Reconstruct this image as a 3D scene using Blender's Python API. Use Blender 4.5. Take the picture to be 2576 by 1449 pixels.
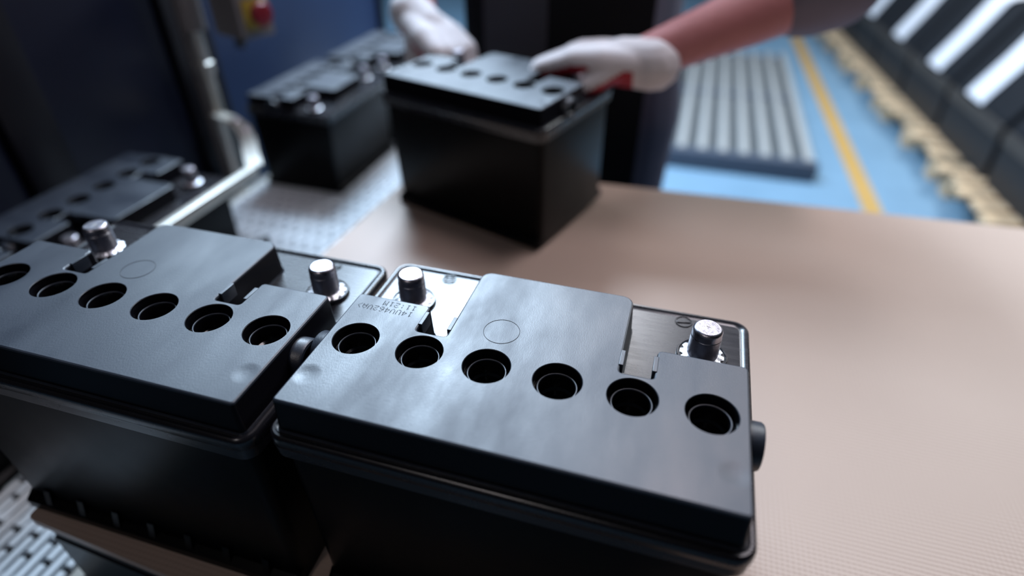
import bpy, bmesh, math, random
from mathutils import Vector, Matrix

for o in list(bpy.data.objects):
    bpy.data.objects.remove(o)
random.seed(7)
S = bpy.context.scene
COL = S.collection
Z0 = 1.10            # height of the near battery lids above the floor
PI = math.pi

# ------------------------------------------------------------------ camera
cam = bpy.data.cameras.new('camera')
cam_o = bpy.data.objects.new('camera', cam)
COL.objects.link(cam_o)
yaw, pitch, roll = -0.2871, 0.6339, 0.0038
fwd = Vector((math.sin(yaw)*math.cos(pitch), math.cos(yaw)*math.cos(pitch), -math.sin(pitch)))
rgt = Vector((math.cos(yaw), -math.sin(yaw), 0))
up = rgt.cross(fwd)
r2 = math.cos(roll)*rgt + math.sin(roll)*up
u2 = -math.sin(roll)*rgt + math.cos(roll)*up
m = Matrix((r2, u2, -fwd)).transposed().to_4x4()
m.translation = Vector((0.1796, -0.2491, 0.2529 + Z0))
cam_o.matrix_world = m
cam.sensor_fit = 'HORIZONTAL'
cam.sensor_width = 36
cam.lens = 1489.4/2576*36
cam.clip_start = 0.02
cam.clip_end = 100
cam.dof.use_dof = True
cam.dof.focus_distance = 0.385
cam.dof.aperture_fstop = 2.0
S.camera = cam_o

# ------------------------------------------------------------------ light
S.view_settings.view_transform = 'Standard'
S.view_settings.look = 'None'
S.view_settings.gamma = 1
S.view_settings.use_curve_mapping = False
S.view_settings.exposure = 0.0
w = bpy.data.worlds.new('world')
S.world = w
w.use_nodes = True
w.node_tree.nodes['Background'].inputs[0].default_value = (0.62, 0.72, 1.0, 1)
w.node_tree.nodes['Background'].inputs[1].default_value = 0.006

def area(name, loc, sx, sy, power, col, rz=0):
    l = bpy.data.lights.new(name, 'AREA')
    l.shape = 'RECTANGLE'; l.size = sx; l.size_y = sy
    l.energy = power; l.color = col
    o = bpy.data.objects.new(name, l)
    o.location = loc; o.rotation_euler = (0, 0, rz)
    COL.objects.link(o)
    return o
LAMPS = [((-1.05, 2.28, 3.12), 0.80, 1.0, 212, (0.62, 0.80, 1.0)),
         ((0.00, 3.1, 3.3), 0.5, 1.6, 38, (0.93, 0.94, 1.0)),
         ((2.4, 3.4, 3.4), 0.5, 2.4, 115, (0.92, 0.97, 1.0)),
         ((0.45, 0.95, 2.85), 0.3, 1.0, 16, (1.0, 0.90, 0.98)),  # added overhead fill, lifts the shadows on the table
         ((-2.9, 2.5, 3.3), 0.8, 1.2, 92, (0.62, 0.80, 1.0)),  # added on the left to brighten the corner battery lid
         ((-0.6, -2.4, 3.5), 0.4, 1.2, 13, (1.0, 0.92, 0.92))]  # added in front to brighten the near table edge
LAMP_LABELS = ['cool white panel lamp hanging over the packing conveyor', 'long panel lamp hanging behind the worker',
               'panel lamp hanging over the pallet row in the aisle', 'added narrow warm fill lamp straight above the table',
               'added cool fill lamp above the machine cabinet', 'added small warm fill lamp in front of the table']
for k, (loc, sx, sy, p, c) in enumerate(LAMPS):
    area('lamp_light', loc, sx, sy, p, c)

# ------------------------------------------------------------------ helpers
def new_mat(name, col, rough=0.5, metal=0.0, spec=0.5, var=0.0, scale=30.0, rvar=0.0, bump=0.0, bscale=200.0, stretch=(1,1,1), coat=0.0):
    mt = bpy.data.materials.new(name)
    mt.use_nodes = True
    nt = mt.node_tree
    b = nt.nodes['Principled BSDF']
    b.inputs['Base Color'].default_value = (*col, 1)
    b.inputs['Roughness'].default_value = rough
    b.inputs['Metallic'].default_value = metal
    b.inputs['Specular IOR Level'].default_value = spec
    if coat: b.inputs['Coat Weight'].default_value = coat
    tc = nt.nodes.new('ShaderNodeTexCoord')
    mp = nt.nodes.new('ShaderNodeMapping')
    mp.inputs['Scale'].default_value = stretch
    nt.links.new(tc.outputs['Object'], mp.inputs[0])
    if var or rvar:
        nz = nt.nodes.new('ShaderNodeTexNoise')
        nz.inputs['Scale'].default_value = scale
        nz.inputs['Detail'].default_value = 5
        nz.inputs['Roughness'].default_value = 0.6
        nt.links.new(mp.outputs[0], nz.inputs['Vector'])
    if var:
        mx = nt.nodes.new('ShaderNodeMix'); mx.data_type = 'RGBA'
        mx.inputs['A'].default_value = (*[c*(1-var) for c in col], 1)
        mx.inputs['B'].default_value = (*[min(1, c*(1+var)) for c in col], 1)
        nt.links.new(nz.outputs['Fac'], mx.inputs['Factor'])
        nt.links.new(mx.outputs['Result'], b.inputs['Base Color'])
    if rvar:
        mr = nt.nodes.new('ShaderNodeMapRange')
        mr.inputs['From Min'].default_value = 0.3; mr.inputs['From Max'].default_value = 0.7
        mr.inputs['To Min'].default_value = rough - rvar; mr.inputs['To Max'].default_value = rough + rvar
        nt.links.new(nz.outputs['Fac'], mr.inputs['Value'])
        nt.links.new(mr.outputs[0], b.inputs['Roughness'])
    if bump:
        n2 = nt.nodes.new('ShaderNodeTexNoise')
        n2.inputs['Scale'].default_value = bscale
        n2.inputs['Detail'].default_value = 3
        nt.links.new(mp.outputs[0], n2.inputs['Vector'])
        bp = nt.nodes.new('ShaderNodeBump')
        bp.inputs['Strength'].default_value = bump
        bp.inputs['Distance'].default_value = 0.001
        nt.links.new(n2.outputs['Fac'], bp.inputs['Height'])
        nt.links.new(bp.outputs[0], b.inputs['Normal'])
    return mt

M = {}
M['cover'] = new_mat('cover_plastic', (0.013, 0.020, 0.035), 0.48, spec=0.95, var=0.30, rvar=0.11, scale=26, stretch=(1, .35, 1), bump=0.10, bscale=1600)
def add_dimples(mt):
    nt = mt.node_tree; b = nt.nodes['Principled BSDF']
    tc = nt.nodes.new('ShaderNodeTexCoord')
    ab = nt.nodes.new('ShaderNodeVectorMath'); ab.operation = 'ABSOLUTE'
    nt.links.new(tc.outputs['Object'], ab.inputs[0])
    ds = nt.nodes.new('ShaderNodeVectorMath'); ds.operation = 'DISTANCE'
    ds.inputs[1].default_value = (0.1235, 0.0640, 0.20)
    nt.links.new(ab.outputs[0], ds.inputs[0])
    mr = nt.nodes.new('ShaderNodeMapRange'); mr.interpolation_type = 'SMOOTHSTEP'
    mr.inputs['From Min'].default_value = 0.001; mr.inputs['From Max'].default_value = 0.0095
    nt.links.new(ds.outputs['Value'], mr.inputs['Value'])
    bp = nt.nodes.new('ShaderNodeBump'); bp.inputs['Strength'].default_value = 1.0; bp.inputs['Distance'].default_value = 0.0006
    nt.links.new(mr.outputs[0], bp.inputs['Height'])
    old = b.inputs['Normal'].links[0].from_node
    nt.links.new(bp.outputs[0], old.inputs['Normal'])
add_dimples(M['cover'])
M['lid'] = new_mat('lid_plastic', (0.012, 0.012, 0.016), 0.27, spec=0.6, rvar=0.03, scale=40, stretch=(1, 6, 1))
M['case'] = new_mat('case_plastic', (0.003, 0.003, 0.0035), 0.32, spec=0.08, rvar=0.04, scale=12)
M['wall'] = new_mat('smooth_shaded_wall', (0.004, 0.004, 0.006), 0.28, spec=0.16)  # cover walls: smooth, colour darkened to carry their shade
M['well'] = new_mat('well_plastic', (0.003, 0.003, 0.004), 0.16, spec=0.35)
M['ink'] = new_mat('code_ink', (0.006, 0.007, 0.012), 0.7, spec=0.1)
M['groove'] = new_mat('moulded_mark', (0.012, 0.014, 0.018), 0.55)
M['lead'] = new_mat('lead', (0.50, 0.48, 0.53), 0.33, metal=1.0, rvar=0.08, scale=240, bump=0.12, bscale=500)
M['lead_bright'] = new_mat('cast_lead', (0.86, 0.86, 0.90), 0.42, metal=0.85, bump=0.2, bscale=700)
M['steel'] = new_mat('steel', (0.72, 0.69, 0.63), 0.45, metal=0.9, var=0.15, scale=30)
M['steel_dark'] = new_mat('dark_steel', (0.05, 0.05, 0.055), 0.45, metal=0.3)
M['navy'] = new_mat('navy_enamel', (0.020, 0.045, 0.12), 0.45, var=0.15, scale=6)
M['navy_dark'] = new_mat('dark_navy_enamel', (0.006, 0.009, 0.026), 0.42, var=0.2, scale=6)
M['black_frame'] = new_mat('black_frame', (0.004, 0.004, 0.008), 0.4)
M['belt'] = new_mat('belt_plastic', (0.62, 0.66, 0.70), 0.45, var=0.06, scale=60)
M['boxgrey'] = new_mat('control_box_grey', (0.20, 0.18, 0.18), 0.5)
M['yellow'] = new_mat('yellow_plate', (0.40, 0.28, 0.04), 0.5)
M['red'] = new_mat('red_button', (0.24, 0.012, 0.025), 0.45)
M['skin'] = new_mat('skin', (0.56, 0.22, 0.22), 0.55, var=0.12, scale=20)
M['glove'] = new_mat('white_knit', (0.80, 0.77, 0.79), 0.85, spec=0.2, bump=0.5, bscale=500)
M['glove_red'] = new_mat('red_rubber', (0.42, 0.012, 0.03), 0.55)
M['shirt'] = new_mat('lilac_grey_cloth', (0.22, 0.20, 0.25), 0.85, spec=0.2, var=0.1, scale=20)
M['trousers'] = new_mat('purple_grey_cloth', (0.13, 0.115, 0.155), 0.85, spec=0.2, var=0.15, scale=20)
M['apron'] = new_mat('black_cloth', (0.006, 0.006, 0.008), 0.8, spec=0.2)
M['print'] = new_mat('faded_print', (0.045, 0.043, 0.055), 0.8)
M['hair'] = new_mat('hair', (0.02, 0.015, 0.012), 0.6)
M['shoe'] = new_mat('shoe', (0.015, 0.015, 0.015), 0.5)
M['wood'] = new_mat('pallet_wood', (0.60, 0.44, 0.28), 0.75, var=0.25, scale=9, stretch=(1, 6, 6))
M['crate'] = new_mat('crate_plastic', (0.014, 0.016, 0.020), 0.5, var=0.2)
M['crate_rim'] = new_mat('crate_rim', (0.05, 0.045, 0.042), 0.5)
M['paper'] = new_mat('white_paper', (0.84, 0.86, 0.92), 0.6)
M['slat'] = new_mat('grey_painted_slat', (0.31, 0.32, 0.32), 0.6, var=0.2, scale=6, stretch=(6, 1, 6))
M['slat_base'] = new_mat('slate_beam', (0.060, 0.075, 0.105), 0.6)
M['line'] = new_mat('yellow_tape', (0.47, 0.29, 0.09), 0.5, var=0.1, scale=5)
M['housing'] = new_mat('lamp_housing', (0.7, 0.7, 0.7), 0.5)

# floor: blue epoxy
M['floor'] = new_mat('blue_epoxy_floor', (0.165, 0.285, 0.40), 0.48, var=0.14, scale=2.5, rvar=0.06)
# table sheet: beige board with a fine woven grid
def sheet_mat():
    mt = new_mat('beige_sheet', (0.49, 0.365, 0.295), 0.45, spec=0.55, var=0.05, scale=5)
    nt = mt.node_tree
    b = nt.nodes['Principled BSDF']
    tc = nt.nodes.new('ShaderNodeTexCoord')
    ws = []
    for d in ('X', 'Y'):
        wv = nt.nodes.new('ShaderNodeTexWave')
        wv.bands_direction = d
        wv.inputs['Scale'].default_value = 75
        wv.inputs['Distortion'].default_value = 0.6
        nt.links.new(tc.outputs['Object'], wv.inputs['Vector'])
        ws.append(wv)
    ad = nt.nodes.new('ShaderNodeMath'); ad.operation = 'ADD'
    nt.links.new(ws[0].outputs['Fac'], ad.inputs[0]); nt.links.new(ws[1].outputs['Fac'], ad.inputs[1])
    bp = nt.nodes.new('ShaderNodeBump')
    bp.inputs['Strength'].default_value = 0.22
    bp.inputs['Distance'].default_value = 0.0006
    nt.links.new(ad.outputs[0], bp.inputs['Height'])
    nt.links.new(bp.outputs[0], b.inputs['Normal'])
    return mt
M['sheet'] = sheet_mat()

def tag(o, label=None, cat=None, group=None, kind=None):
    if label: o['label'] = label
    if cat: o['category'] = cat
    if group: o['group'] = group
    if kind: o['kind'] = kind
    return o

def mesh_from(bm, name, mat, smooth=None):
    bmesh.ops.recalc_face_normals(bm, faces=bm.faces)
    me = bpy.data.meshes.new(name)
    bm.to_mesh(me); bm.free()
    for mt in (mat if isinstance(mat, (list, tuple)) else [mat]):
        me.materials.append(mt)
    if smooth is not None:
        me.polygons.foreach_set('use_smooth', [True]*len(me.polygons))
        me.set_sharp_from_angle(angle=math.radians(smooth))
        for p in me.polygons:      # flat horizontal faces keep their own normal
            if p.normal.z > 0.9995: p.use_smooth = False
    return me

def link(name, me, parent=None, loc=None, rot=None):
    o = bpy.data.objects.new(name, me)
    COL.objects.link(o)
    if parent is not None: o.parent = parent
    if loc is not None: o.location = loc
    if rot is not None: o.rotation_euler = rot
    return o

def empty(name, loc, rz=0):
    o = link(name, None, None, loc, (0, 0, rz))
    o.empty_display_size = 0.05
    return o

def box(bm, x0, x1, y0, y1, z0, z1, bev=0.0, mat=0):
    vs = [bm.verts.new((x, y, z)) for x in (x0, x1) for y in (y0, y1) for z in (z0, z1)]
    fs = []
    for f in ((0,1,3,2),(4,6,7,5),(0,4,5,1),(2,3,7,6),(0,2,6,4),(1,5,7,3)):
        fc = bm.faces.new([vs[i] for i in f]); fc.material_index = mat; fs.append(fc)
    if bev:
        es = list({e for f in fs for e in f.edges})
        bmesh.ops.bevel(bm, geom=es, offset=bev, segments=2, profile=0.6, affect='EDGES')

def box_mesh(name, mat, x0, x1, y0, y1, z0, z1, bev=0.0):
    bm = bmesh.new(); box(bm, x0, x1, y0, y1, z0, z1, bev)
    return mesh_from(bm, name, mat, 35 if bev else None)

def loft(bm, loops, close_first=False, close_last=False, mat=0):
    """loops: lists of (x,y,z) of equal length, joined ring by ring"""
    rings = [[bm.verts.new(p) for p in lp] for lp in loops]
    n = len(rings[0])
    for a, b in zip(rings, rings[1:]):
        for i in range(n):
            f = bm.faces.new((a[i], a[(i+1) % n], b[(i+1) % n], b[i])); f.material_index = mat
    if close_first: bm.faces.new(list(reversed(rings[0]))).material_index = mat
    if close_last: bm.faces.new(rings[-1]).material_index = mat
    return rings

def lathe(bm, prof, n=32, c=(0,0), axis='z', close_last=True, close_first=False):
    loops = []
    for r, z in prof:
        lp = []
        for i in range(n):
            a = 2*PI*i/n
            if axis == 'z': lp.append((c[0]+r*math.cos(a), c[1]+r*math.sin(a), z))
            else: lp.append((z, c[0]+r*math.cos(a), c[1]+r*math.sin(a)))
        loops.append(lp)
    loft(bm, loops, close_first=close_first, close_last=close_last)

def tube(bm, pts, r, n=10, r_end=None):
    pts = [Vector(p) for p in pts]
    rings = []
    for i, p in enumerate(pts):
        t = (pts[min(i+1, len(pts)-1)] - pts[max(i-1, 0)]).normalized()
        ref = Vector((0, 0, 1)) if abs(t.z) < 0.9 else Vector((0, 1, 0))
        a = t.cross(ref).normalized(); b = t.cross(a)
        rr = r if r_end is None else r + (r_end-r)*i/(len(pts)-1)
        rings.append([tuple(p + rr*(a*math.cos(2*PI*k/n) + b*math.sin(2*PI*k/n))) for k in range(n)])
    loft(bm, rings, True, True)

def rpoly(corners, off=0.0, seg=5):
    """rounded outline of a counter-clockwise polygon; corners (x,y,r); off grows it outwards"""
    n = len(corners); out = []
    P = [Vector((c[0], c[1])) for c in corners]
    def ln(i):
        d = (P[(i+1) % n]-P[i]).normalized(); nr = Vector((d.y, -d.x))
        return P[i]+nr*off, d
    for i in range(n):
        p0, d0 = ln((i-1) % n); p1, d1 = ln(i)
        cr = d0.x*d1.y - d0.y*d1.x
        t = ((p1-p0).x*d1.y - (p1-p0).y*d1.x)/cr
        v = p0 + d0*t
        r = corners[i][2]
        r = max(0.0002, r+off) if cr > 0 else max(0.0002, r-off)
        ang = math.acos(max(-1, min(1, d0.dot(d1))))
        k = r*math.tan(ang/2)
        a, b = v - d0*k, v + d1*k
        nrm = Vector((-d0.y, d0.x)) * (1 if cr > 0 else -1)
        c = a + nrm*r
        a0 = math.atan2((a-c).y, (a-c).x)
        for s in range(seg+1):
            th = a0 + (ang if cr > 0 else -ang)*s/seg
            out.append((c.x + r*math.cos(th), c.y + r*math.sin(th)))
    return out

def rrect(hx, hy, r, off=0.0, seg=6):
    return rpoly([(-hx,-hy,r),(hx,-hy,r),(hx,hy,r),(-hx,hy,r)], off, seg)

def at_z(lp, z): return [(x, y, z) for x, y in lp]

# ------------------------------------------------------------------ setting
bm = bmesh.new(); box(bm, -6, 9, -4, 14, -0.05, 0)
tag(link('floor', mesh_from(bm, 'floor', M['floor'])), 'blue painted factory floor', None, None, 'structure')
bm = bmesh.new()
vs = [bm.verts.new(p) for p in ((1.10, 1.0, 0.0015), (1.185, 1.0, 0.0015), (0.99, 10.5, 0.0015), (0.90, 10.5, 0.0015))]
bm.faces.new(vs)
tag(link('trim_1', mesh_from(bm, 'floor_line', M['line'])), 'yellow marking line on the blue floor', None, None, 'structure')

# ceiling lamps and the added fill lamps (their light is set at the top)
for k, (loc, sx, sy, p, c) in enumerate(LAMPS):
    e = empty('ceiling_or_fill_lamp', (loc[0], loc[1], loc[2]+0.012))
    tag(e, LAMP_LABELS[k], 'lamp')
    bm = bmesh.new(); box(bm, -sx/2-.03, sx/2+.03, -sy/2-.03, sy/2+.03, 0, 0.06, 0.008)
    link('lamp_housing', mesh_from(bm, 'lamp_housing', M['housing'], 35), e)
    for sgn in (-1, 1):
        bm = bmesh.new(); tube(bm, [(0, sgn*sy*0.35, 0.05), (0, sgn*sy*0.35, 4.2-loc[2])], 0.006, 6)
        link('hanger', mesh_from(bm, 'hanger', M['steel_dark']), e)
tag(link('ceiling', box_mesh('ceiling', new_mat('dark_ceiling', (0.10, 0.11, 0.13), 0.8), -6, 9, -4, 14, 4.2, 4.25)), 'dark factory ceiling', None, None, 'structure')

# ------------------------------------------------------------------ work table
TZ = Z0 - 0.20
tb = empty('work_table', (0.4, 0.3, 0))
tag(tb, 'wide packing table covered with a smooth beige sheet', 'table')
quad = [(-0.294, -0.0895), (1.35, -0.170), (1.35, 0.745), (-0.255, 0.655)]
def table_slab(z0, z1, off, name, mat):
    lp = [(x-0.4, y-0.3) for x, y in rpoly([(x, y, 0.006) for x, y in quad], off, 3)]
    bm = bmesh.new()
    loft(bm, [at_z(lp, z0), at_z(lp, z1)], True, True)
    return link(name, mesh_from(bm, name, mat), tb)
table_slab(TZ-0.008, TZ, 0, 'cover_sheet', M['sheet'])
table_slab(TZ-0.035, TZ-0.008, -0.006, 'table_top', M['steel_dark'])
table_slab(TZ-0.24, TZ-0.035, -0.004, 'apron', M['black_frame'])
for (x, y) in ((-0.21, -0.02), (1.28, -0.08), (1.28, 0.66), (-0.18, 0.58)):
    link('leg', box_mesh('table_leg', M['steel_dark'], x-0.4-.025, x-0.4+.025, y-0.3-.025, y-0.3+.025, 0, TZ-0.24), tb)

# ------------------------------------------------------------------ battery
H = 0.20; ZR = H - 0.0248          # total height, height of the terminal plate
PITCH = 0.0445; HY = -0.026
cov = [(-.132,-.088,.0025),(.132,-.088,.0025),(.132,.0190,.0035),(.0772,.0190,.0035),(.0772,-.0078,.0022),
       (.0563,-.0078,.0022),(.0563,.0700,.0085),(-.0563,.0700,.0085),(-.0563,-.0078,.0022),(-.0772,-.0078,.0022),
       (-.0772,.0190,.0035),(-.132,.0190,.0035)]
HOLES = [(-2.5+i)*PITCH for i in range(6)]
BM = {}
def build_battery_meshes():
    # case: slightly tapered box with rounded corners
    bm = bmesh.new()
    loft(bm, [at_z(rrect(.1310,.0870,.008), 0.0), at_z(rrect(.1318,.0878,.009), 0.0015), at_z(rrect(.1345,.0905,.010), H-.038)], True, True)
    BM['case'] = mesh_from(bm, 'case', M['case'], 40)
    # base ledge along the foot
    bm = bmesh.new()
    loft(bm, [at_z(rrect(.1315,.0950,.004), 0.0005), at_z(rrect(.1315,.0950,.004), 0.0085), at_z(rrect(.1315,.0890,.004), 0.0130)], True, True)
    BM['base_ledge'] = mesh_from(bm, 'base_ledge', M['case'], 40)
    bm = bmesh.new()
    vs = [bm.verts.new((x, y, z)) for x in (-.003, .003) for (y, z) in ((-.0945, .006), (-.0882, .006), (-.0882, .024), (-.0900, .024))]
    for f in ((0,1,2,3),(7,6,5,4),(0,4,5,1),(1,5,6,2),(2,6,7,3),(3,7,4,0)): bm.faces.new([vs[i] for i in f])
    BM['rib'] = mesh_from(bm, 'rib', M['case'])
    # lid: skirt with a rounded lip and a sunken plate
    bm = bmesh.new()
    R0 = lambda off, z: at_z(rrect(.1395,.0960,.0115, off, 7), z)
    loft(bm, [R0(-.0040, H-.0420), R0(-.0012, H-.0420), R0(-.0006, H-.0345), R0(-.0006, H-.0330), R0(0, H-.0322), R0(0, H-.0268), R0(-.0006, H-.0250),
              R0(-.0020, H-.0240), R0(-.0034, H-.0240), R0(-.0050, H-.0252), R0(-.0070, ZR-.0006)], True, True)
    BM['lid'] = mesh_from(bm, 'lid', M['lid'], 50)
    # raised cover with six holes
    bm = bmesh.new()
    zs = [(0.0024, ZR-.0008), (0.0014, ZR+.0012), (0.0, H-.0016), (-0.0005, H-.0005), (-0.0014, H)]
    rings = loft(bm, [at_z(rpoly(cov, o, 5), z) for o, z in zs])
    edges = [bm.edges.get((rings[-1][i], rings[-1][(i+1) % len(rings[-1])])) for i in range(len(rings[-1]))]
    N = 48
    for hx in HOLES:
        hr = [[bm.verts.new((hx+r*math.cos(2*PI*i/N), HY+r*math.sin(2*PI*i/N), z)) for i in range(N)] for r, z in ((.01530, H), (.01495, H-.0005), (.01480, H-.0125))]
        for a, b in zip(hr, hr[1:]):
            for i in range(N): bm.faces.new((a[i], a[(i+1) % N], b[(i+1) % N], b[i]))
        edges += [bm.edges.get((hr[0][i], hr[0][(i+1) % N])) for i in range(N)]
    bmesh.ops.triangle_fill(bm, use_beauty=True, use_dissolve=False, edges=edges, normal=(0, 0, 1))
    bm.normal_update()
    for f in bm.faces:             # textured top, smooth glossy moulded walls with shade put into their black
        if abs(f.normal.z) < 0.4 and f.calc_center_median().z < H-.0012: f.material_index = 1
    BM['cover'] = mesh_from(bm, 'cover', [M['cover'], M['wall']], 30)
    # vent well: shelf, collar, bore, bottom
    bm = bmesh.new()
    lathe(bm, [(.01478, H-.0095), (.01300, H-.0100), (.01245, H-.0098), (.01230, H-.0062), (.01200, H-.0057), (.01170, H-.0057), (.01140, H-.0062), (.01130, H-.0170),
               (.00960, H-.0180), (.00945, H-.0185), (.00930, H-.0240), (.0010, H-.0245)], 48)
    BM['vent_well'] = mesh_from(bm, 'vent_well', M['well'], 40)
    bm = bmesh.new()
    lathe(bm, [(.01232, H-.0064), (.01228, H-.00575), (.01205, H-.00555), (.01165, H-.00555), (.01140, H-.0058), (.01136, H-.0064)], 48, close_last=False)
    BM['lip'] = mesh_from(bm, 'collar_lip', M['cover'], 60)
    # terminal: plastic seat, cast lead flange, tapered post
    bm = bmesh.new()
    lathe(bm, [(.0170, ZR-.0010), (.0170, ZR+.0018), (.0166, ZR+.0024), (.0158, ZR+.0024), (.0153, ZR+.0012), (.0060, ZR+.0010)], 40)
    BM['seat'] = mesh_from(bm, 'terminal_seat', M['lid'], 40)
    bm = bmesh.new(); n = 72; lps = []
    for r0, z in ((.0146, ZR+.0010), (.0146, ZR+.0019), (.0132, ZR+.0025), (.0106, ZR+.0034)):
        lps.append([((r0 - (.0017 if (i % 6) < 2 and r0 > .0117 else 0))*math.cos(2*PI*i/n), (r0 - (.0017 if (i % 6) < 2 and r0 > .0117 else 0))*math.sin(2*PI*i/n), z) for i in range(n)])
    loft(bm, lps, True, True)
    BM['flange'] = mesh_from(bm, 'lead_flange', M['lead_bright'], 40)
    bm = bmesh.new()
    lathe(bm, [(.0104, ZR+.0030), (.01015, H-.0062), (.00985, H-.0058), (.0098, H-.0052), (.00985, H-.0012), (.0094, H-.0001), (.0085, H+.0008), (.0080, H+.0010)], 40)
    BM['post'] = mesh_from(bm, 'post', M['lead'], 35)
    # stamped figures on the post top
    bm = bmesh.new()
    for (x0, y0, x1, y1) in ((-.003,-.001,-.0005,.0018), (-.0005,.0018,.0012,-.0012), (.0012,-.0012,.0032,.0010)):
        tube(bm, [(x0, y0, H+.0010), (x1, y1, H+.0010)], .00022, 5)
    BM['stamp'] = mesh_from(bm, 'stamp', M['steel'])
    # side gas nozzle, hollow, along +x
    bm = bmesh.new()
    lathe(bm, [(.0140, .1270), (.0140, .1398), (.0132, .1410), (.0108, .1410), (.0104, .1400), (.0100, .1330)], 32, (HY, H-.0185), 'x', True, True)
    BM['nozzle'] = mesh_from(bm, 'nozzle', M['cover'], 40)
    # thin moulded ring on the big tab
    bm = bmesh.new()
    bmesh.ops.create_circle(bm, segments=6, radius=.00016)
    prof = [(.0119 + .00016*math.cos(2*PI*k/6), H + .00010 + .00016*math.sin(2*PI*k/6)) for k in range(6)]
    bm.free(); bm = bmesh.new()
    lathe(bm, prof + [prof[0]], 64, close_last=False)
    BM['mould_ring'] = mesh_from(bm, 'mould_ring', M['groove'], 60)
    # latch tongue in the notch edge
    bm = bmesh.new()
    box(bm, -.0016, .0012, -.0068, .0068, H-.010, H+.00035, .0004)
    BM['latch'] = mesh_from(bm, 'latch', M['cover'], 40)
    bm = bmesh.new()
    lathe(bm, [(.0021, .0000), (.0021, .0100), (.0016, .0105)], 16, close_first=True)
    BM['pin'] = mesh_from(bm, 'pin', M['lid'], 40)
    # round date stamp: ring with cross hatch / ring with one bar
    def ring(bm, r, z, t=.00035):
        prof = [(r + t*math.cos(2*PI*k/6), z + t*math.sin(2*PI*k/6)) for k in range(6)]
        lathe(bm, prof + [prof[0]], 32, close_last=False)
    bm = bmesh.new(); ring(bm, .0058, ZR-.0002)
    for t in (-.003, 0, .003):
        h = math.sqrt(.0056**2-t*t)
        tube(bm, [(-h, t, ZR-.0003), (h, t, ZR-.0003)], .0004, 5)
    for t in (-.0025, .0025):
        h = math.sqrt(.0056**2-t*t)
        tube(bm, [(t, -h, ZR-.0003), (t, h, ZR-.0003)], .0003, 5)
    BM['date_stamp'] = mesh_from(bm, 'date_stamp', M['lid'], 60)
    bm = bmesh.new(); ring(bm, .0058, ZR-.0002)
    box(bm, -.0050, .0050, -.0012, .0012, ZR-.0006, ZR+.0002, .0003)
    BM['slot_stamp'] = mesh_from(bm, 'slot_stamp', M['lid'], 60)
build_battery_meshes()

FONT = {'1': '00100 01100 00100 00100 00100 00100 01110', '2': '01110 10001 00001 00110 01000 10000 11111',
        '4': '00010 00110 01010 10010 11111 00010 00010', '6': '00110 01000 10000 11110 10001 10001 01110',
        'U': '10001 10001 10001 10001 10001 10001 01110', 'V': '10001 10001 10001 10001 10001 01010 00100',
        'A': '00100 01010 10001 10001 11111 10001 10001', 'M': '10001 11011 10101 10101 10001 10001 10001',
        '>': '10000 01000 00100 00010 00100 01000 10000', ':': '00000 00100 00100 00000 00100 00100 00000'}
def print_code():
    bm = bmesh.new()
    def dot(x, y, r):
        bm.faces.new([bm.verts.new((x+r*math.cos(PI*k/4), y+r*math.sin(PI*k/4), H+.00012)) for k in range(8)])
    # read from the terminal side, so it runs towards -x
    for text, yc in (('14UV462VA>', 0.0060), ('11:21M', 0.0127)):
        for i, ch in enumerate(text):
            xc = -0.0878 - i*0.00423
            for r, row in enumerate(FONT[ch].split()):
                for q, bit in enumerate(row):
                    if bit == '1': dot(xc - (q-2)*0.00066, yc - (3-r)*0.00076, 0.00029)
    return mesh_from(bm, 'printed_code', M['ink'])
CODE = print_code()

BATT = []
def battery(mat, label, group=None, full=True, code=False):
    e = empty('car_battery', (0, 0, 0))
    e.matrix_world = mat
    tag(e, label, 'battery', group)
    link('case', BM['case'], e)
    lg = link('base_ledge', BM['base_ledge'], e)
    if full:
        for i in range(7): link('rib', BM['rib'], lg, (-.105 + i*.035, 0, 0))
    lid = link('lid', BM['lid'], e)
    cv = link('cover', BM['cover'], e)
    for hx in HOLES:
        vw = link('vent_well', BM['vent_well'], e, (hx, HY, 0))
        link('collar_lip', BM['lip'], vw)
    for s in (-1, 1):
        p = link('terminal_post', BM['post'], e, (s*.107, .0496, 0), (0, 0, 0.7*s))
        p['label'] = 'silver lead terminal post'
        link('lead_flange', BM['flange'], p)
        link('terminal_seat', BM['seat'], p)
        if full: link('stamp', BM['stamp'], p)
        link('gas_nozzle', BM['nozzle'], e, (0, 2*HY if s < 0 else 0, 0), (0, 0, 0 if s > 0 else PI))
        if full:
            for (lx, sg) in ((.0772, 1), (.0563, -1)):
                link('latch', BM['latch'], cv, (s*lx, .0052, 0), (0, 0, 0 if s*sg > 0 else PI))
            link('hinge_pin', BM['pin'], cv, (s*.0585, -.0040, H-.0160))
    if full:
        link('mould_ring', BM['mould_ring'], cv, (-.0229, .0073, 0))
        link('date_stamp', BM['date_stamp'], lid, (-.0916, .0848, 0), (0, 0, .3))
        link('slot_stamp', BM['slot_stamp'], lid, (.0932, .0844, 0), (0, 0, .2))
    if code:
        c = link('printed_code', CODE, cv)
        c['label'] = 'dot-matrix code 14UV462VA> 11:21M'
    BATT.append(e)
    return e
def pose(x, y, z, rz): return Matrix.Translation((x, y, z)) @ Matrix.Rotation(rz, 4, 'Z')
OX, OY = .1123, .0255
battery(pose(OX, OY, TZ, 0), 'black car battery with a printed dot-matrix code, on the beige table', code=True)
battery(pose(OX-.2828, OY-.0103, TZ, math.radians(0.3)), 'black car battery without code, nozzle touching its neighbour at the table corner')
BZ = Z0 - 0.345                    # belt surface
battery(pose(-.597, .318, BZ, -PI/2), 'black car battery on the conveyor beside the steel guide bar')
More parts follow.
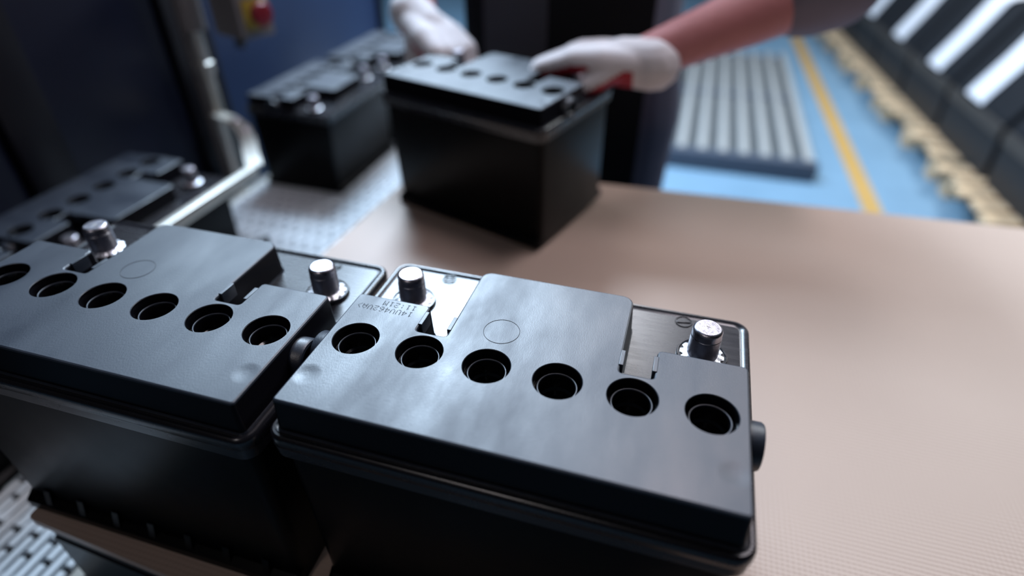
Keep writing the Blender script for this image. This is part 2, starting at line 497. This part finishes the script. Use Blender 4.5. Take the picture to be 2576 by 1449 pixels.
battery(pose(-.595, .885, BZ, -PI/2), 'black car battery on the conveyor between stop bar and another battery', full=False)
battery(pose(-.590, 1.183, BZ, -PI/2), 'black car battery on the conveyor under the raised glove', full=False)
battery(pose(-.600, .031, BZ, -PI/2), 'black car battery on the conveyor directly beside the table corner', full=False)
R6 = Matrix.Rotation(math.radians(-18.2), 4, 'Z') @ Matrix.Rotation(math.radians(2.0), 4, 'X') @ Matrix.Rotation(math.radians(-0.6), 4, 'Y')
M6 = Matrix.Translation((-.080, .562, TZ+.007)) @ R6
battery(M6, 'black car battery held tilted above the table by two gloved hands', full=False)

# ------------------------------------------------------------------ conveyor
cv = empty('conveyor', (-.52, .6, 0))
tag(cv, 'low conveyor with a white modular plastic belt beside the table', 'conveyor')
def ck(me, name, loc=None, parent=cv): return link(name, me, parent, loc)
BX0, BX1 = -.18, .175              # belt edges in conveyor coordinates
ROW = 0.0508
def belt_row():
    bm = bmesh.new()
    n = 27; pt = (BX1-BX0)/n
    for i in range(n):             # interlocking fingers with open gaps, on a thin cross bar
        x = BX0 + i*pt
        dy = 0.0 if i % 2 == 0 else 0.020
        box(bm, x+.0012, x+pt*.74, -.0235+dy, .0205+dy, BZ-.009, BZ)
    box(bm, BX0, BX1, -.0030, .0035, BZ-.010, BZ-.003)
    return mesh_from(bm, 'belt_row', M['belt'])
br = belt_row()
for k in range(39): ck(br, 'belt_row', (0, -0.95 + k*ROW, 0))
bm = bmesh.new(); box(bm, BX0, BX1, -.97, 1.05, BZ-.05, BZ-.014)
ck(mesh_from(bm, 'belt_bed', M['steel_dark']), 'belt_bed')
for x in (BX0-.016, BX1+.001):
    bm = bmesh.new(); box(bm, x, x+.015, -.97, 1.05, BZ-.09, BZ-.001, .002)
    ck(mesh_from(bm, 'side_rail', M['steel'], 40), 'side_rail')
for y in (-.9, .05, 1.0):
    for x in (BX0+.02, BX1-.02):
        ck(box_mesh('conveyor_leg', M['steel_dark'], x-.02, x+.02, y-.02, y+.02, 0, BZ-.05), 'leg')
# guide bar along the batteries
gb = empty('guide_bar', (-.483, .28, BZ))
tag(gb, 'flat steel guide bar running along the conveyor batteries', 'guide bar')
link('bar', box_mesh('bar', M['steel'], -.006, .008, -.26, .215, Z0-.178-BZ, Z0-.160-BZ, .003), gb)
link('lower_bar', box_mesh('lower_bar', M['steel_dark'], -.002, .004, -.26, .20, .03, .06, .001), gb)
for y in (-.24, -.02):
    link('bracket', box_mesh('bracket', M['steel_dark'], .004, .010, y-.008, y+.008, 0, Z0-.165-BZ), gb)

# pole with stop bracket at the machine exit
pl = empty('steel_pole', (-.736, .72, 0))
tag(pl, 'slim grey steel pole with a bent stop bracket behind the conveyor', 'pole')
def P(x, y, z): return (x+.736, y-.72, z+Z0)
bm = bmesh.new(); tube(bm, [(0, 0, 0), (0, 0, Z0+.55)], .0135, 14)
link('tube', mesh_from(bm, 'tube', M['steel'], 50), pl)
bm = bmesh.new(); lathe(bm, [(.0140, Z0-.02), (.024, Z0-.018), (.024, Z0+.55)], 18, close_first=True)
link('sleeve', mesh_from(bm, 'sleeve', M['boxgrey'], 50), pl)
bm = bmesh.new(); tube(bm, [(-.030, .012, 0.4), (-.030, .012, Z0+.55)], .010, 10)
link('conduit', mesh_from(bm, 'conduit', M['boxgrey'], 50), pl)
bm = bmesh.new(); lathe(bm, [(.014, Z0-.10), (.018, Z0-.098), (.018, Z0-.078), (.014, Z0-.076)], 16, close_first=True)
link('collar', mesh_from(bm, 'collar', M['steel'], 50), pl)
# bent strip: from the pole to the guide bar end
bm = bmesh.new()
cl = [P(-.728, .705, -.175), P(-.66, .665, -.163), P(-.60, .625, -.160), P(-.555, .580, -.160), P(-.520, .538, -.162), P(-.486, .500, -.166)]
rings = []
for i, p in enumerate(cl):
    a = Vector(cl[min(i+1, len(cl)-1)]) - Vector(cl[max(i-1, 0)]); a.z = 0; a.normalize()
    n = Vector((-a.y, a.x, 0))
    p = Vector(p)
    rings.append([tuple(p+n*.013+Vector((0,0,-.002))), tuple(p-n*.013+Vector((0,0,-.002))), tuple(p-n*.013+Vector((0,0,.002))), tuple(p+n*.013+Vector((0,0,.002)))])
loft(bm, rings, True, True)
sb = link('stop_bracket', mesh_from(bm, 'stop_bracket', M['steel'], 50), pl)
for q in ((-.63, .645), (-.585, .612)):
    x, y, z = P(q[0], q[1], -.1585)
    bm = bmesh.new(); lathe(bm, [(.007, 0), (.007, .003), (.005, .005)], 12, close_first=True)
    link('bolt', mesh_from(bm, 'bolt', M['lead'], 40), sb, (x, y, z))

# control box with emergency stop
cb = empty('control_box', (-.640, .745, Z0-.025))
cb.rotation_euler = (0, 0, math.radians(-20))
tag(cb, 'grey control box with a red emergency stop button on a yellow plate', 'control box')
bm = bmesh.new(); box(bm, -.045, .045, -.035, .035, 0.0, .16, .006)
link('housing', mesh_from(bm, 'housing', M['boxgrey'], 40), cb)
bm = bmesh.new(); box(bm, .0455, .0485, -.024, .024, 0.016, .066, .001)
link('yellow_plate', mesh_from(bm, 'plate', M['yellow'], 40), cb)
bm = bmesh.new(); lathe(bm, [(.012, .048), (.012, .062)], 20, (0, .043), 'x', True, True)
bb = link('button_stem', mesh_from(bm, 'stem', M['steel_dark'], 40), cb)
bm = bmesh.new(); lathe(bm, [(.013, .062), (.020, .064), (.021, .069), (.018, .074), (.009, .077)], 24, (0, .043), 'x', True, True)
link('button', mesh_from(bm, 'button', M['red'], 40), bb)
bm = bmesh.new(); tube(bm, [(-.02, 0, .002), (-.02, 0, -.012), (-.03, .0, -.022)], .011, 12)
link('cable_gland', mesh_from(bm, 'gland', M['steel_dark'], 40), cb)
bm = bmesh.new(); tube(bm, [(-.04, 0, .11), (-.085, -.052, .11)], .008, 8)
link('mounting_arm', mesh_from(bm, 'arm', M['steel_dark'], 40), cb)

# ------------------------------------------------------------------ machine
mc = empty('packing_machine', (-1.15, .8, 0))
tag(mc, 'large dark navy machine cabinet running along the conveyor', 'machine')
def MB(name, mat, x0, x1, y0, y1, z0, z1, bev=.004, parent=mc):
    return link(name, box_mesh(name, mat, x0+1.15, x1+1.15, y0-.8, y1-.8, z0, z1, bev), parent)
MT = 1.62
MB('cabinet', M['navy'], -1.55, -.83, .84, 1.64, .08, MT)
MB('cabinet', M['black_frame'], -1.55, -.86, -.55, .835, .08, MT)
MB('door_frame', M['black_frame'], -.86, -.80, .725, .835, .08, MT)
MB('door_frame', M['black_frame'], -.86, -.80, .36, .44, .08, MT)
d = MB('door', M['navy_dark'], -.858, -.815, .445, .72, .12, MT-.03)
MB('door_handle', M['steel_dark'], -.815, -.795, .69, .705, 1.35, 1.5, .004, d)
d = MB('door', M['navy_dark'], -.858, -.815, .02, .355, .12, MT-.03)
MB('door_handle', M['steel_dark'], -.815, -.795, .33, .345, 1.35, 1.5, .004, d)
MB('edge_trim', M['black_frame'], -.835, -.815, 1.615, 1.64, .08, MT)
for (x, y) in ((-1.5, -.5), (-.9, -.5), (-1.5, 1.58), (-.9, 1.58)):
    MB('foot', M['steel_dark'], x-.03, x+.03, y-.03, y+.03, 0, .08)

# ------------------------------------------------------------------ person
def cap_chain(bm, pts, n=14):
    """tapered limb through (x,y,z,r) points with round ends; z relative to lid height"""
    for i, p in enumerate(pts):
        mt = Matrix.Translation((p[0], p[1], p[2]+Z0)) @ Matrix.Scale(p[3], 4)
        bmesh.ops.create_icosphere(bm, subdivisions=2, radius=1.0, matrix=mt)
    for a, b in zip(pts, pts[1:]):
        va, vb = Vector(a[:3]), Vector(b[:3])
        t = (vb-va)
        if t.length < 1e-5: continue
        t.normalize()
        ref = Vector((0, 0, 1)) if abs(t.z) < .9 else Vector((0, 1, 0))
        u = t.cross(ref).normalized(); v = t.cross(u)
        lp = []
        for p, r in ((va, a[3]), (vb, b[3])):
            lp.append([tuple(p + Vector((0, 0, Z0)) + r*(u*math.cos(2*PI*k/n)+v*math.sin(2*PI*k/n))) for k in range(n)])
        loft(bm, lp, True, True)

def blob(bm, c, s, rot=None):
    mt = Matrix.Translation((c[0], c[1], c[2]+Z0)) @ (rot.to_4x4() if rot else Matrix()) @ Matrix.Diagonal((*s, 1))
    bmesh.ops.create_icosphere(bm, subdivisions=3, radius=1.0, matrix=mt)

def organic(bm, name, mats, voxel, smooth=6, origin=(0, 0, 0)):
    """fuse overlapping limbs into one continuous smooth skin"""
    bmesh.ops.translate(bm, verts=bm.verts, vec=-Vector(origin))
    bmesh.ops.recalc_face_normals(bm, faces=bm.faces)
    me = bpy.data.meshes.new('tmp'); bm.to_mesh(me); bm.free()
    t = bpy.data.objects.new('tmp', me); COL.objects.link(t)
    r = t.modifiers.new('r', 'REMESH'); r.mode = 'VOXEL'; r.voxel_size = voxel
    s = t.modifiers.new('s', 'SMOOTH'); s.iterations = smooth; s.factor = 0.5
    dg = bpy.context.evaluated_depsgraph_get()
    out = bpy.data.meshes.new_from_object(t.evaluated_get(dg))
    bpy.data.objects.remove(t); bpy.data.meshes.remove(me)
    out.name = name
    out.materials.clear()
    for mt in mats: out.materials.append(mt)
    out.polygons.foreach_set('use_smooth', [True]*len(out.polygons))
    return out

PO = Vector((-.04, .98, 0))        # where the person stands
# joints (z relative to the lid height)
shR, shL = (-.205, 1.045, .355), (.150, 1.030, .355)
elR, elL = (-.375, .890, .145), (.345, .725, .118)
wrR, wrL = (-.252, .690, .030), (.100, .612, .018)
bm = bmesh.new()
cap_chain(bm, [(-.04,0.990,-.14,.135), (-.04,1.000,.02,.120), (-.04,1.010,.20,.135), (-.04,1.020,.33,.10), (-.04,1.000,.42,.058), (-.04,0.985,.47,.056)])
blob(bm, (-.04,0.975,.57), (.075,.096,.118))            # head
blob(bm, (-.04,0.918,.515), (.050,.050,.050))           # jaw
cap_chain(bm, [(-.04,0.888,.575,.012), (-.04,0.872,.548,.016)])  # nose
for s in (-1, 1):
    blob(bm, (-.04+s*.077,0.985,.565), (.012,.020,.032))        # ears
    cap_chain(bm, [(-.04+s*.10,0.990,-.16,.085), (-.04+s*.11,0.980,-.58,.052), (-.04+s*.115,1.000,-1.0,.036), (-.04+s*.12,0.950,-1.06,.035)])
for sh, el, wr in ((shR, elR, wrR), (shL, elL, wrL)):
    mid = tuple((a*.62+b*.38) for a, b in zip(el, wr))
    cap_chain(bm, [(*sh,.058), (*el,.046), (*mid,.043), (*wr,.029)])
body = link('person', organic(bm, 'body', [M['skin']], .009, 5, PO), None, PO)
tag(body, 'worker in black apron and white gloves bending over the table with a battery', 'person')
# face: eyes, brows, mouth
for s in (-1, 1):
    bm = bmesh.new(); blob(bm, (-.04+s*.030,0.896,.578), (.011,.008,.008)); bmesh.ops.translate(bm, verts=bm.verts, vec=-PO)
    link('eye', mesh_from(bm, 'eye', M['paper'], 60), body)
bm = bmesh.new(); blob(bm, (-.04,0.876,.508), (.024,.008,.007)); bmesh.ops.translate(bm, verts=bm.verts, vec=-PO)
link('mouth', mesh_from(bm, 'mouth', M['glove_red'], 60), body)
bm = bmesh.new(); blob(bm, (-.04,0.995,.605), (.084,.098,.100)); blob(bm, (-.04,1.035,.555), (.072,.062,.080))
link('hair', organic(bm, 'hair', [M['hair']], .008, 3, PO), body)

# shirt with sleeves to the elbow
bm = bmesh.new()
cap_chain(bm, [(-.04,0.995,-.02,.128), (-.04,1.005,.10,.132), (-.04,1.015,.22,.145), (-.04,1.025,.335,.108)])
for s in (-1, 1):
    cap_chain(bm, [(-.04+s*.065,0.995,-.03,.120), (-.04+s*.068,1.005,.10,.120), (-.04+s*.080,1.015,.25,.120)])
for sh, el, wr in ((shR, elR, wrR), (shL, elL, wrL)):
    e2 = tuple(a + (b-a)*.16 for a, b in zip(el, wr))
    cap_chain(bm, [(*sh,.078), (*[(a+b)/2 for a, b in zip(sh, el)],.070), (*el,.066), (*e2,.060)])
link('shirt', organic(bm, 'shirt', [M['shirt']], .010, 6, PO), body)
# trousers
bm = bmesh.new()
for s in (-1, 1):
    cap_chain(bm, [(-.04+s*.085,0.995,-.06,.112), (-.04+s*.100,0.990,-.18,.112), (-.04+s*.110,0.982,-.58,.078), (-.04+s*.116,0.998,-1.01,.060)])
cap_chain(bm, [(-.12,0.995,-.10,.118), (.04,0.995,-.10,.118)])
link('trousers', organic(bm, 'trousers', [M['trousers']], .010, 6, PO), body)
# shoes
for s in (-1, 1):
    bm = bmesh.new()
    cap_chain(bm, [(-.04+s*.116,1.015,-1.045,.045), (-.04+s*.122,0.930,-1.055,.042), (-.04+s*.126,0.850,-1.062,.036)])
    bmesh.ops.bisect_plane(bm, geom=bm.verts[:]+bm.edges[:]+bm.faces[:], plane_co=(0,0,.003), plane_no=(0,0,-1), clear_outer=True)
    bmesh.ops.holes_fill(bm, edges=bm.edges)
    link('shoe', organic(bm, 'shoe', [M['shoe']], .006, 2, PO), body)
# apron: a curved sheet hung over the chest down to the knees
bm = bmesh.new()
rows = []
NX = 14
for k in range(16):
    z = .30 - k*.058
    half = .105 if z > .20 else .105 + (.20-z)*.9 if z > .12 else .172
    half = min(half, .172)
    row = []
    for i in range(NX+1):
        u = -1 + 2*i/NX
        x = -.065 + u*half
        xx = (x+.04)/.215
        y = .945 - (.150 if z > -.05 else .150)*math.sqrt(max(0.02, 1-xx*xx*.82)) - .012 + .010*math.sin(7*u+k*.3)*max(0, min(1, (.0-z)*2))
        row.append(Vector((x, y, z+Z0)) - PO)
    rows.append(row)
def sheet(bm, rows, th):
    f = [[bm.verts.new(p) for p in r] for r in rows]
    b = [[bm.verts.new(p+Vector((0, th, 0))) for p in r] for r in rows]
    nr, nc = len(rows), len(rows[0])
    for g in (f, b):
        for i in range(nr-1):
            for j in range(nc-1): bm.faces.new((g[i][j], g[i][j+1], g[i+1][j+1], g[i+1][j]))
    for i in range(nr-1):
        for j in (0, nc-1): bm.faces.new((f[i][j], f[i+1][j], b[i+1][j], b[i][j]))
    for j in range(nc-1):
        for i in (0, nr-1): bm.faces.new((f[i][j], f[i][j+1], b[i][j+1], b[i][j]))
sheet(bm, rows, .004)
ap = link('apron', mesh_from(bm, 'apron', M['apron'], 60), body)
# faded grey patch on the apron bib
bm = bmesh.new()
pr = [[r[j] + Vector((0, -.0025, 0)) for j in range(2, 8)] for r in rows[3:7]]
sheet(bm, pr, .0015)
link('faded_patch', mesh_from(bm, 'patch', M['print'], 60), ap)
for s in (-1, 1):
    bm = bmesh.new()
    tube(bm, [Vector((-.065+s*.10, 0.850, .30+Z0))-PO, Vector((-.05+s*.09, 0.895, .40+Z0))-PO, Vector((-.04+s*.07, 0.980, .45+Z0))-PO], .008, 8)
    link('apron_strap', mesh_from(bm, 'strap', M['apron'], 60), ap)

# gloves
def hand(wr, f, n, mirror, curl, thumb, name, spread=.0, kn=.088):
    """wr wrist, f finger direction, n back-of-hand normal"""
    f = Vector(f).normalized(); n = Vector(n); n = (n - f*n.dot(f)).normalized()
    s = f.cross(n)*mirror          # towards the little finger
    wr = Vector(wr)
    bm = bmesh.new()
    def pt(a, b, c): return wr + f*a + s*b + n*c
    def q(p, r): return (p.x, p.y, p.z, r)
    # cuff and palm
    cap_chain(bm, [q(pt(-.030, 0, 0), .036), q(pt(0, 0, 0), .034), q(pt(.02, 0, 0), .033)])
    for b in (-.027, -.009, .010, .028):
        cap_chain(bm, [q(pt(.0, b*.55, 0), .024), q(pt(.045, b*.95, .003), .023), q(pt(kn-abs(b)*.25, b*1.15, .004), .0175)])
    ln = (.046, .028, .023)
    for k, b in enumerate((-.029, -.0095, .0105, .030)):
        sc = (.96, 1.05, 1.0, .80)[k]
        p = pt(kn-abs(b)*.25, b*1.15, .004)
        ang = 0.0; ch = [q(p, .0150)]
        d = f
        for j in range(3):
            ang += curl[j] + (k-1.5)*.04
            d = f*math.cos(ang) - n*math.sin(ang) + s*(spread*b*8)
            d.normalize()
            p = p + d*ln[j]*sc
            ch.append(q(p, (.0135, .0126, .0112)[j]))
        cap_chain(bm, ch)
    # thumb leaves the side of the palm near its base
    p = pt(.022, -.026, -.004); ch = [q(p, .018)]
    for (a, b, c, r, l) in ((thumb[0], thumb[1], thumb[2], .0150, .042), (thumb[0]+.35, thumb[1]*.6, thumb[2]-.15, .0130, .034), (thumb[0]+.6, thumb[1]*.2, thumb[2]-.3, .0110, .028)):
        d = (f*a + s*b + n*c).normalized()
        p = p + d*l; ch.append(q(p, r))
    cap_chain(bm, ch)
    me = organic(bm, name, [M['glove'], M['glove_red']], .0034, 3, PO)
    # red rubber on the palm side
    base = wr + Vector((0, 0, Z0)) - PO
    for pg in me.polygons:
        c = Vector(pg.center) - base
        if pg.normal.dot(n) < -.22 and c.dot(f) > -.005: pg.material_index = 1
    return link('glove', me, body)
g = hand(wrL, (-1, .02, -.02), (.05, .05, 1.0), 1, (.35, .62, .45), (.85, -.40, -.55), 'glove')
g['label'] = 'white knit glove with red palm'
g = hand(wrR, (.74, -.45, -.38), (.35, -.10, .90), -1, (.70, .85, .50), (.70, -.30, -.75), 'glove')
g['label'] = 'white knit glove with red palm'

# ------------------------------------------------------------------ slatted platform on the floor
gp = empty('slatted_platform', (.42, 4.0, 0))
tag(gp, 'low grey slatted platform lying on the blue floor', 'platform')
GX0, GX1, GY0, GY1, GZ = -.36, .44, -1.14, .95, .105
sl = box_mesh('slat', M['slat'], -.022, .022, GY0, GY1, GZ-.022, GZ, .004)
NS = 8
for i in range(NS): link('slat', sl, gp, (GX0+.03+i*(GX1-GX0-.06)/(NS-1), 0, 0))
bmat = M['slat_base']
for y in (GY0+.01, -.1, GY1-.07):
    link('cross_beam', box_mesh('beam', bmat, GX0, GX1, y, y+.06, .0, GZ-.022, .004), gp)
link('front_beam', box_mesh('front_beam', bmat, GX0-.01, GX1+.012, GY0-.045, GY0-.002, 0, GZ-.006, .005), gp)
link('base_sheet', box_mesh('base_sheet', new_mat('grey_sheet', (0.09, 0.10, 0.105), 0.7), GX0+.01, GX1-.01, GY0+.075, GY1-.02, .03, .06), gp)

# ------------------------------------------------------------------ pallets and crates along the aisle
ang = math.radians(4.4)
def aisle(d, x, z=0):              # d along the row, x away from the aisle
    o = Vector((1.50, 2.35, 0)); a = Vector((-math.sin(ang), math.cos(ang), 0)); b = Vector((math.cos(ang), math.sin(ang), 0))
    return o + a*d + b*x + Vector((0, 0, z))
PH = .135
board_meshes = [box_mesh('deck_board', M['wood'], -.02+j, .98, -.044, .044, PH-.024, PH, .003) for j in (-.025, 0.0, .02)]
blk = box_mesh('block', M['wood'], .0, .12, -.05, .05, .022, PH-.046, .004)
low = box_mesh('bottom_board', M['wood'], 0, .98, -.05, .05, 0, .022, .002)
for k in range(4):
    o = aisle(.10 + k*1.06, 0)
    e = empty('wooden_pallet', o, ang)
    tag(e, ['wooden pallet at the table end of the aisle row', 'wooden pallet second from the table in the aisle row', 'wooden pallet third from the table in the aisle row', 'wooden pallet at the far end of the aisle row'][k], 'pallet', 'pallets along the aisle')
    for i in range(8):
        link('deck_board', random.choice(board_meshes), e, (random.uniform(-.012, .012), -.44+i*.127, 0))
    for y in (-.43, 0, .43):
        link('bottom_board', low, e, (0, y, 0))
        for x in (0, .43, .86): link('block', blk, e, (x, y, 0))
    link('stringer', box_mesh('stringer', M['wood'], .01, .11, -.48, .48, PH-.046, PH-.024, .002), e)
    link('stringer', box_mesh('stringer', M['wood'], .44, .54, -.48, .48, PH-.046, PH-.024, .002), e)
    link('stringer', box_mesh('stringer', M['wood'], .87, .97, -.48, .48, PH-.046, PH-.024, .002), e)

CH = .62; CW = .60
def crate_meshes():
    # side outline (x away from the aisle, z): upright foot, front sloping back, flat top
    prof = [(-.31, 0), (-.32, .25), (-.305, .28), (-.13, CH-.02), (-.11, CH), (.30, CH), (.31, CH-.02), (.30, 0)]
    bm = bmesh.new()
    h = CW/2-.006
    loft(bm, [[(x, y, z) for x, z in prof] for y in (-h, h)], True, True)
    a = mesh_from(bm, 'crate_body', M['crate'], 30)
    bm = bmesh.new()
    box(bm, -.328, -.312, -h-.002, h+.002, .190, .250, .004)
    b = mesh_from(bm, 'crate_band', M['crate_rim'], 40)
    # white sheet lying on the sloping front, its end curling over the top
    bm = bmesh.new()
    pr = [(-.322, .262), (-.310, .290), (-.225, .440), (-.142, CH-.014), (-.124, CH+.006), (-.09, CH+.016), (-.01, CH+.020)]
    loft(bm, [[(x, -.090, z), (x, .090, z), (x-.001, .090, z+.0012), (x-.001, -.090, z+.0012)] for x, z in pr], True, True)
    c = mesh_from(bm, 'paper', M['paper'], 40)
    bm = bmesh.new(); box(bm, -.10, .29, -h+.02, h-.02, CH, CH+.012, .004)
    return a, b, c, mesh_from(bm, 'crate_lid', M['crate'], 40)
ca, cbm, cc, cd = crate_meshes()
wh = ['whose pallet end stands nearest the table', 'second along from the table', 'third along from the table', 'fourth along from the table', 'fifth along from the table', 'sixth along from the table', 'seventh along from the table']
for k in range(7):
    o = aisle(.10 + k*.64, .40, PH)
    e = empty('black_crate', o, ang)
    tag(e, 'black plastic crate in the pallet row, ' + wh[k], 'crate', 'crates on the aisle pallets')
    link('crate_body', ca, e); link('band', cbm, e); link('crate_lid', cd, e)
    s = link('paper_label', cc, e, (0, random.uniform(-.05, .05), 0))
    s['label'] = 'white paper label curling over the top'
